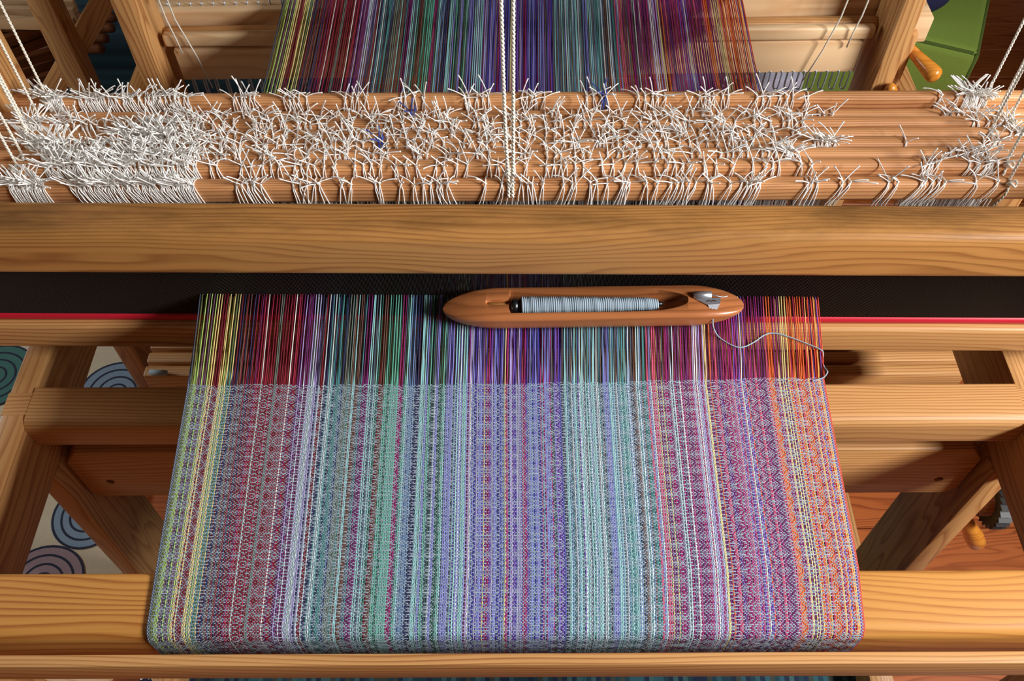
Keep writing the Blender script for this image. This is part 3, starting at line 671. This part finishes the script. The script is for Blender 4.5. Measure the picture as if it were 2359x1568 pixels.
# for every bar: (u0, u1, spacing px, key)
def clusters(u0, u1, cw=(35, 80), gap=(22, 60), sp=9):
    out = []; u = u0
    while u < u1:
        c = random.uniform(*cw); out.append((u, min(u+c, u1), sp, 'm')); u += c+random.uniform(*gap)
    return out
HED = [
 [(28, 108, 3.0, 'T'), (168, 300, 4.2, 'R'), (300, 400, 4.0, 'R'), (405, 452, 4.2, 'r'), (548, 618, 11, 'r'), (680, 745, 9, 'm'), (790, 816, 18, 'm'), (868, 892, 7, 'm'), (926, 958, 11, 'm'),
  (978, 1040, 9, 'm'), (1118, 1121, 9, 'l'), (1160, 1236, 9, 'm'), (1248, 1251, 9, 'l'), (1298, 1334, 10, 'l'), (1362, 1400, 10, 'm'), (1432, 1450, 7, 'l'), (1486, 1508, 12, 'm'), (1540, 1602, 9, 'l'),
  (1628, 1648, 9, 'm'), (1676, 1679, 9, 'l'), (1702, 1752, 8, 'l'), (1852, 1894, 8, 'l'), (1938, 1960, 10, 'L'), (2042, 2062, 9, 'l'), (2116, 2170, 9, 'L'), (2244, 2247, 9, 'L'), (2288, 2304, 9, 'L')],
 [(104, 300, 4.4, 'R'), (300, 460, 5.0, 'r'), (488, 515, 9, 'm')]+clusters(560, 1500, (50, 110), (20, 45), 11)+clusters(1510, 1895, (60, 120), (20, 40), 13)+[(2122, 2168, 9, 'l'), (2228, 2290, 7, 'l')],
 [(100, 300, 3.4, 'r'), (300, 470, 4.2, 'r')]+clusters(500, 1845, (30, 70), (18, 46), 8)+[(1806, 1836, 4, 'T'), (2184, 2266, 8, 'l')],
 [(66, 150, 2.6, 'T'), (150, 300, 5, 'm'), (300, 470, 3.8, 'm')]+clusters(490, 1850, (40, 90), (15, 36), 9)+[(1872, 1925, 6, 'T'), (2082, 2085, 9, 'l'), (2262, 2300, 6, 'l')],
 [(285, 400, 2.8, 'T'), (400, 470, 4, 'm')]+clusters(485, 1860, (40, 90), (14, 34), 9)+[(2318, 2359, 5, 'l')],
 [(62, 96, 2.6, 'T'), (132, 162, 4, 'm'), (176, 240, 8, 'm'), (250, 330, 9, 'm'), (330, 480, 4.5, 'm')]+clusters(495, 1866, (35, 85), (14, 36), 9)+[(2238, 2330, 7, 'm')],
 [(140, 182, 6, 'm'), (390, 470, 6, 'm')]+clusters(480, 1925, (35, 80), (20, 50), 9)+[(2166, 2245, 7, 'm')],
 [(106, 144, 2.6, 'T'), (186, 250, 4.2, 'r'), (254, 425, 6.4, 'r'), (438, 452, 9, 'm'), (540, 594, 8, 'm'), (660, 712, 7, 'm'), (794, 846, 8, 'm'), (925, 990, 8, 'm'), (1074, 1128, 8, 'm'), (1205, 1262, 7, 'm'),
  (1352, 1402, 6, 'm'), (1468, 1538, 8, 'm'), (1612, 1676, 7, 'm'), (1738, 1826, 9, 'm'), (1858, 1861, 9, 'm'), (2160, 2164, 9, 'l'), (2196, 2202, 9, 'l'), (2216, 2262, 2.8, 'T')],
]
DENS = 1.32
BLUES = {6: [950], 3: [876], 7: [1388]}
for k in range(8):
    y = 0.6745+0.0186*k
    top = ay(1180, vt[k], y+0.001)
    zc = top[2]-BH/2
    sh = empty('heddle_shaft', (0, y, zc), '%s heddle shaft%s, a round-edged pine bar hung with white string heddles' % (names[k], ' from the front' if 0 < k < 7 else ''), 'heddle shaft', 'heddle shafts')
    pr = [(a, bb) for a, bb in rrect(BW, BH, 0.0072, 5)]
    prism('bar', pr, -0.575, 0.60, WS, sh, (0, y, zc), shade=60)
    prism('lower_bar', pr, -0.50, 0.50, WS, sh, (0, y, zc-0.235-BH/2), shade=60)
    first = set()
    for (u0, u1, sp, key) in HED[k]:
        u = u0
        while u <= u1:
            x = ay(u, vt[k]+6, y)[0]
            kk = key
            if key == 'm': kk = random.choice('mmmrl')
            me = random.choice(VAR[kk])
            o = bpy.data.objects.new('string_heddle', me); o.location = (x, random.uniform(-0.0004, 0.0004), 0); COL.objects.link(o); o.parent = sh
            u += sp*(DENS*1.4 if key == 'm' else DENS)*random.uniform(0.55, 1.45)
    for u in BLUES.get(k, []):
        for d in range(2):
            o = bpy.data.objects.new('string_heddle', VAR['b'][d]); o.location = (ay(u+d*7, vt[k]+6, y)[0], 0, 0.001); COL.objects.link(o); o.parent = sh
    shafts.append((y, zc, zc+BH/2))

# ------------------------------------------------------------------ harness cords tied to the shafts
def twisted(name, pts, rad, label):
    pts = spline(pts, 10); vs = []; fs = []
    P = [Vector(p) for p in pts]
    # two strands twisted about each other
    L_ = [0]
    for a, b_ in zip(P[:-1], P[1:]): L_.append(L_[-1]+(b_-a).length)
    tot = L_[-1]; n = int(tot/0.0016); fine = []
    for i in range(n+1):
        s = tot*i/n; j = max(k2 for k2 in range(len(L_)) if L_[k2] <= s+1e-9); j = min(j, len(P)-2)
        t_ = (s-L_[j])/max(1e-9, L_[j+1]-L_[j]); fine.append(P[j].lerp(P[j+1], min(1, t_)))
    for ph in (0, PI):
        q = []
        for i, p in enumerate(fine):
            a = ph+i*1.15
            q.append(p+Vector((math.cos(a), math.sin(a), 0))*rad*0.42)
        v, f = tube_data(q, rad*0.68, 6, True, len(vs)); vs += v; fs += f
    return tag(raw(name, vs, fs, CORD), label, 'cord', 'harness cords')
def knot(parent, p, r=0.0026):
    pts = [Vector(p)+Vector((0.0045*math.cos(a), 0.003*math.sin(a)-0.001, 0.0022*math.sin(2*a))) for a in np.linspace(0, 2*PI*0.96, 14)]
    return tube('cord_knot', pts, r*0.5, CORD, parent, 6)
ordn = names
for k, u in ((7, 106), (6, 86), (5, 55), (3, 74), (2, 48), (1, 36)):
    y, zc, zt = shafts[k]; x = ay(u, vt[k], y)[0]
    c = twisted('harness_cord', [(x-0.004, y+0.03, 1.92), (x-0.002, y+0.012, 1.3), (x, y-0.001, zt+0.02), (x, y-0.004, zt+0.001), (x+0.002, y-0.0107, zc), (x+0.004, y-0.0095, zc-BH*0.6)], 0.00150, 'braided cord tied to the left end of the %s heddle shaft' % ordn[k]); knot(c, (x, y-0.008, zt+0.001))
for k, u in ((7, 2268), (6, 2292), (5, 2318), (4, 2276), (1, 2312), (0, 2318)):
    y, zc, zt = shafts[k]; x = ay(u, vt[k]+8, y)[0]
    c = twisted('harness_cord', [(x+0.006, y+0.03, 1.92), (x+0.003, y+0.012, 1.3), (x, y-0.001, zt+0.02), (x, y-0.004, zt+0.001), (x-0.002, y-0.0107, zc), (x-0.008, y-0.0095, zc-BH*0.7)], 0.00150, 'braided cord tied to the right end of the %s heddle shaft' % ordn[k]); knot(c, (x, y-0.008, zt+0.001))
y, zc, zt = shafts[0]
for dx, lab in ((-0.0045, 'left'), (0.0035, 'right')):
    p0 = ay(1177, 412, y-0.006)
    twisted('harness_cord', [(dx*1.9-0.003, y+0.04, 1.92), (dx*1.6-0.003, y+0.03, 1.3), (dx*1.2-0.002, y+0.012, 1.05), (dx*0.9-0.001, y+0.001, zt+0.055), (p0[0]+dx*0.55, y-0.005, zt+0.006), (p0[0]+dx*0.5, y-0.0108, zc)], 0.0019, '%s strand of the double cord hanging at the middle of the shafts' % lab)

# ------------------------------------------------------------------ shuttle, bobbin and weft tail
zsh = ZC+0.0006
def onz(u, v, z): return Vector(az(u, v, z))
SHH = 0.024
A = onz(1020, 713, zsh+0.012); B = onz(1713, 703, zsh+0.012)
cen = (A+B)/2; SL2 = (B-A).length; ang = math.atan2(B.y-A.y, B.x-A.x)
sht = empty('boat_shuttle', (cen.x, cen.y, zsh), 'reddish wooden boat shuttle with open well lying on the warp by the reed', 'shuttle', rz=ang)
HL2 = SL2/2
def lx(u, v, z): # shuttle-local x of a picture column
    p = onz(u, v, z); return (p.x-cen.x)*math.cos(ang)+(p.y-cen.y)*math.sin(ang)
c0 = lx(1172, 690, zsh+0.024); c1_ = lx(1586, 690, zsh+0.024); sl0 = lx(1118, 692, zsh+0.024)
WMAX = 0.0222
def sw(x):   # half width
    t_ = max(0.0, (abs(x)-HL2*0.60)/(HL2*0.40)); return max(0.0006, WMAX*math.sqrt(max(0.0, 1-t_**2.1)))
def shh(x):  # (bottom, top)
    t_ = max(0.0, (abs(x)-HL2*0.62)/(HL2*0.38)); h = t_**2.0
    return 0.0005+0.0115*h, SHH-(SHH-0.0135)*h
def well(x):  # (half width, depth)
    if sl0 < x < c0:
        t_ = (x-sl0)/(c0-sl0); return 0.0031*min(1, math.sqrt(max(0, t_*6))), 0.006*min(1, t_*5)
    if c0 <= x <= c1_:
        t_ = (x-c0)/(c1_-c0); wv = 0.0150 if t_ < 0.66 else 0.0150*math.sqrt(max(0, 1-((t_-0.66)/0.34)**2.4)); wv *= min(1, 0.55+t_*40)
        return max(0.0005, wv), 0.0185*min(1, (1-t_)*14)*min(1, 0.3+t_*60)
    return 0.0, 0.0
xs_ = sorted(set(list(np.linspace(-HL2, HL2, 90))+[c0+d_ for d_ in (-1e-5, 0, 0.0005, 0.001, 0.002, 0.004, 0.006)]+[c1_-d_ for d_ in (0.0, 0.0004, 0.001, 0.002, 0.004, 0.007, 0.011)]+[sl0+d_ for d_ in (0, 0.0004, 0.001, 0.002)]+list(np.linspace(HL2*0.93, HL2, 12))+list(np.linspace(-HL2, -HL2*0.93, 12))))
vs = []; fs = []; NP = None
for x in xs_:
    hw = sw(x); zb, zt_ = shh(x); ww, wd = well(x); ww = min(ww, hw*0.78); hgt = zt_-zb; rb = min(hw*0.75, hgt*0.45); rt = min(hw*0.55, hgt*0.30)
    pr_ = []
    for i in range(6): a = PI+PI/2*i/5; pr_.append((-hw+rb+rb*math.cos(a), zb+rb+rb*math.sin(a)))
    for i in range(6): a = 1.5*PI+PI/2*i/5; pr_.append((hw-rb+rb*math.cos(a), zb+rb+rb*math.sin(a)))
    for i in range(6): a = PI/2*i/5; pr_.append((hw-rt+rt*math.cos(a), zt_-rt+rt*math.sin(a)))
    wq = max(ww, 1e-5); sv_ = -0.0
    e_ = min(0.0012, (hw-rt-wq)*0.5) if hw-rt > wq else 0
    pr_ += [(wq+e_, zt_), (wq, zt_-min(wd, 0.0008)), (wq, zt_-wd*0.5), (wq*0.85, zt_-wd*0.88), (wq*0.45, zt_-wd), (-wq*0.45, zt_-wd), (-wq*0.85, zt_-wd*0.88), (-wq, zt_-wd*0.5), (-wq, zt_-min(wd, 0.0008)), (-wq-e_, zt_)]
    for i in range(6): a = PI/2+PI/2*i/5; pr_.append((-hw+rt+rt*math.cos(a), zt_-rt+rt*math.sin(a)))
    NP = len(pr_); vs += [(x, p_[0], p_[1]) for p_ in pr_]
for i in range(len(xs_)-1):
    for j in range(NP):
        j2 = (j+1) % NP; fs.append((i*NP+j, i*NP+j2, (i+1)*NP+j2, (i+1)*NP+j))
fs.append(tuple(range(NP))[::-1]); fs.append(tuple((len(xs_)-1)*NP+j for j in range(NP)))
bm = bmesh.new(); bv = [bm.verts.new(v) for v in vs]
for f in fs:
    try: bm.faces.new([bv[i] for i in f])
    except ValueError: pass
bmesh.ops.remove_doubles(bm, verts=bm.verts, dist=2e-6); bmesh.ops.recalc_face_normals(bm, faces=bm.faces[:])
sb = frombm('body', bm, WCH, None, autosm=math.radians(42)); sb.parent = sht; sb.location = (0, 0, 0)
def shpart(name, o): o.parent = sht; return o
shpart('spindle', lathe('spindle', [(0, 0.0014), (0.1, 0.0022), (1, 0.0022)], (sl0+0.002, 0, SHH-0.0035), (c0+0.006, 0, SHH-0.0078), BRASS))
# tension device
tx = lx(1618, 684, zsh+0.024)
d1 = shpart('', lathe('tension_roller', [(0, 0.0030), (0.02, 0.0040), (0.98, 0.0040), (1, 0.0030)], (tx-0.0095, 0.0042, SHH+0.0005), (tx+0.0095, 0.0042, SHH+0.0005), CHROME, None, 16))
vsp = [(tx-0.008, -0.0005), (tx+0.0185, -0.0002), (tx+0.0165, -0.0075), (tx+0.0120, -0.0145), (tx+0.0075, -0.0150), (tx+0.0040, -0.0085)]
bm = bmesh.new(); zf = [SHH+0.0012, SHH+0.0012, SHH+0.0008, SHH-0.0035, SHH-0.0035, SHH+0.0008]
top_ = [bm.verts.new((p_[0], p_[1], z_)) for p_, z_ in zip(vsp, zf)]; bot_ = [bm.verts.new((p_[0], p_[1], z_-0.0012)) for p_, z_ in zip(vsp, zf)]
for tr_ in ((0, 1, 2, 5), (5, 2, 3, 4)): bm.faces.new([top_[i] for i in tr_]); bm.faces.new([bot_[i] for i in tr_][::-1])
for i in range(6): j = (i+1) % 6; bm.faces.new([top_[i], bot_[i], bot_[j], top_[j]])
bmesh.ops.recalc_face_normals(bm, faces=bm.faces[:]); pl = frombm('tension_plate', bm, CHROME); pl.parent = sht
for q in range(5):
    st = box('stamped_mark', 0, 0.0012, 0, 0.0014, 0, 0.0003, STEEL, None, 0); st.parent = pl; st.location = (tx+0.004+q*0.0021, -0.0042+0.0007*(q % 2), SHH+0.0013)
lv = tube('wire_lever', spline([(tx+0.009, 0.003, SHH+0.003), (tx+0.014, 0.0015, SHH+0.0025), (tx+0.020, 0.0012, SHH+0.001), (tx+0.026, 0.0025, SHH+0.0005)], 4), 0.0007, CHROME, None, 6); lv.parent = sht
ey = tube('thread_eye', [(tx+0.0088+0.0022*math.cos(a), -0.0168, SHH-0.0055+0.0022*math.sin(a)) for a in np.linspace(0, 2*PI, 16)], 0.0007, CHROME, None, 6); ey.parent = sht
# bobbin in the well
bz = SHH-0.0080; b0 = c0+0.0015; b1 = lx(1527, 700, zsh+bz)
bob = empty('bobbin', (cen.x, cen.y, zsh), 'slim bobbin wound with pale blue-grey yarn inside the shuttle', 'bobbin', rz=ang)
def bpart(o): o.parent = bob; return o
bpart(lathe('spool', [(0, 0.0052), (0.012, 0.0080), (0.045, 0.0080), (0.05, 0.0062), (0.06, 0.0080), (0.072, 0.0080), (0.078, 0.0044), (0.98, 0.0030), (1, 0.0016)], (b0, 0, bz), (b1, 0, bz+0.0006), BLACK, None, 20))
ya = b0+(b1-b0)*0.075; yb_ = b0+(b1-b0)*0.965
pts = []; turns = 74; n = turns*14
vs = []; fs = []
for i in range(n+1):
    t_ = i/n; R = (0.0090-0.0032*t_**1.3)*(1-0.35*max(0, (t_-0.93)/0.07)**2)*(1+0.02*math.sin(i*0.37)); a = 2*PI*turns*t_
    pts.append((ya+(yb_-ya)*t_+0.0006*math.sin(i*0.05), R*math.cos(a), bz+R*math.sin(a)))
v, f = tube_data(pts, 0.00135, 5, True, 0); bpart(raw('wound_yarn', v, f, WEFT))
bpart(lathe('yarn_core', [(0, 0.006), (0.01, 0.0088), (0.9, 0.0062), (1, 0.004)], (ya, 0, bz), (yb_, 0, bz), WEFT, None, 16))
# weft tail from the shuttle to the fell
R3 = Matrix.Rotation(ang, 3, 'Z'); e0 = Vector((cen.x, cen.y, zsh)) + R3 @ Vector((tx+0.0088, -0.0175, SHH-0.0055))
zz = ZC+0.0013
tail = [e0+Vector((-0.001, 0.006, 0.004)), e0, onz(1643, 752, zz+0.008), onz(1656, 776, zz), onz(1688, 796, zz), onz(1712, 799, zz), onz(1738, 787, zz), onz(1760, 772, zz), onz(1782, 767, zz), onz(1815, 775, zz), onz(1860, 792, zz), onz(1890, 805, zz), onz(1896, 813, zz-0.002),
        onz(1895, 832, zz-0.004), onz(1899, 846, zz-0.001), onz(1906, 855, zz+0.002), onz(1902, 864, zz+0.001), onz(1893, 871, zz), onz(1870, 877, zz-0.0008)]
tag(tube('weft_thread', spline(tail, 8), 0.00075, WEFT, None, 7), 'loose pale weft thread curling from the shuttle to the edge of the cloth', 'thread')

# ------------------------------------------------------------------ things behind the loom: ottoman, cushion, box
o0 = Vector((0.945, 1.5257, 0)); ot_a = math.radians(-23.2); OW, OD, OH = 0.335, 0.46, 0.42
ott = empty('ottoman', (o0.x, o0.y, 0), 'square green linen ottoman with piped seams behind the loom', 'ottoman', rz=ot_a)
def otp(o, loc): o.parent = ott; o.location = loc; return o
otp(box('cushion_body', 0, OW, 0, OD, 0, OH-0.03, GREEN, None, 0.022, 4), (-OW/2, OD/2, 0.03+(OH-0.03)/2))
def seam(name, pts): s_ = tube(name, pts, 0.0036, GREEND, None, 6); s_.parent = ott; return s_
e_ = 0.007
seam('piping', [(-OW+0.01, e_, OH-e_), (-OW/2, e_, OH-e_), (-0.014, e_, OH-e_)]); seam('piping', [(-e_, 0.014, OH-e_), (-e_, OD/2, OH-e_), (-e_, OD-0.01, OH-e_)])
seam('piping', spline([(-e_, e_, 0.05), (-e_, e_, OH/2), (-e_, e_, OH-e_)], 4))
seam('piping', spline([(-OW+e_, e_, 0.05), (-OW+e_, e_, OH/2), (-OW+e_, e_, OH-e_)], 4))
for px, py in ((-0.05, 0.05), (-OW+0.05, 0.05), (-0.05, OD-0.05), (-OW+0.05, OD-0.05)):
    f_ = lathe('foot', [(0, 0.016), (1, 0.022)], (0, 0, 0), (0, 0, 0.035), WDARK, None, 12); f_.parent = ott; f_.location = (px, py, 0.0175)
# navy bolster on the ottoman
bc = Vector(az(2098, -38, 0.47))
bm = bmesh.new(); bmesh.ops.create_uvsphere(bm, u_segments=28, v_segments=16, radius=1)
for v in bm.verts:
    x, y, z = v.co; v.co = Vector((0.085*math.copysign(abs(x)**0.8, x), 0.07*math.copysign(abs(y)**0.8, y), 0.05*z*(1-0.15*x*x)))
tag(frombm('cushion', bm, NAVY, None, (bc.x, bc.y, OH+0.047), smooth=True), 'dark navy cushion lying on the green ottoman', 'cushion')
g = empty('storage_box', (0.44, 1.455, 0), 'pale grey storage box standing left of the green ottoman', 'box')
box('box_body', 0.33, 0.552, 1.40, 1.512, 0.0005, 0.43, GREYC, g, 0.004); box('lid', 0.327, 0.555, 1.397, 1.515, 0.43, 0.46, GREYC, g, 0.004)

# ------------------------------------------------------------------ second loom at the far left
sl_ = empty('second_loom', (-1.2, 1.8, 0), 'second loom with shade-coloured treadles standing on the teal rug at far left', 'loom')
a0 = ay(120, 100, 1.60); a1 = ay(168, 100, 1.60)
box('post', a0[0]-0.012, a1[0]-0.006, 1.60, 1.65, 0.011, 1.05, WZ, sl_, 0.003)
p1 = ay(246, -12, 1.675); p2 = ay(96, 250, 1.675)
bar('brace', p1, p2, 0.03, 0.045, WX, sl_)
box('post', -1.95, -1.90, 1.95, 2.0, 0.011, 1.05, WZ, sl_, 0.003)
box('side_rail', -1.93, -0.80, 1.655, 1.69, 0.50, 0.57, WX, sl_, 0.003)
for i, (u, v) in enumerate(((266, 40), (262, 64), (248, 88), (238, 112))):
    p_ = az(u, v, 0.16)
    lathe('treadle', [(0, 0.012), (0.01, 0.013), (0.99, 0.013), (1, 0.011)], (-1.88, p_[1]+0.04, 0.13), (p_[0], p_[1], 0.16), WDARK, sl_, 10)  # shade over these sticks is put into their dark colour
for i, (u0, v0, u1, v1, zz_) in enumerate(((20, 92, 168, 42, 0.30), (30, 118, 150, 74, 0.27), (55, 140, 132, 118, 0.22), (60, 165, 125, 142, 0.16), (70, 186, 140, 172, 0.10))):
    p_ = az(u0, v0, zz_); q_ = az(u1, v1, zz_); d_ = (p_-q_)
    bar('treadle', p_+d_*1.2, q_, 0.018, 0.024, WDARK, sl_)  # dark colour again holds the shade of the far corner
for i, v in enumerate((9, 28, 51)):
    p_ = az(0, v, 0.34); q_ = az(92, v+2, 0.34)
    bar('lamm', p_+(p_-q_)*1.0, q_+(q_-p_)*0.9, 0.012, 0.03, WPALE, sl_)  # white light on the slat tops is put into the pale colour

# ------------------------------------------------------------------ things on the floor in front, below the slat
pb = az(100, 1560, 0.08)
bd = bar('floor_board', az(-120, 1520, 0.07), az(232, 1612, 0.07), 0.10, 0.02, WPALE, None, 0.003)
tag(bd, 'pale wooden board near the floor at the lower left corner', 'board')
nb = empty('patterned_bag', (-0.61, 0.40, 0), 'small navy bag with white printed strokes under the front slat', 'bag')
q0 = az(345, 1562, 0.06)
bm = bmesh.new(); bmesh.ops.create_cube(bm, size=1); bmesh.ops.scale(bm, vec=(0.045, 0.07, 0.045), verts=bm.verts); bmesh.ops.bevel(bm, geom=bm.edges[:], offset=0.012, segments=3, affect='EDGES')
frombm('bag_body', bm, NAVY, nb, (q0[0], q0[1]-0.012, 0.033), smooth=True)
for i in range(9):
    s_ = box('printed_stroke', 0, 0.012*(0.5+random.random()), 0, 0.0025, 0, 0.0008, WHITE, nb, 0)
    s_.location = rel((q0[0]+random.uniform(-0.013, 0.013), q0[1]+random.uniform(-0.02, 0.012), 0.0558), nb); s_.rotation_euler = (0, 0, random.uniform(0.5, 1.5))
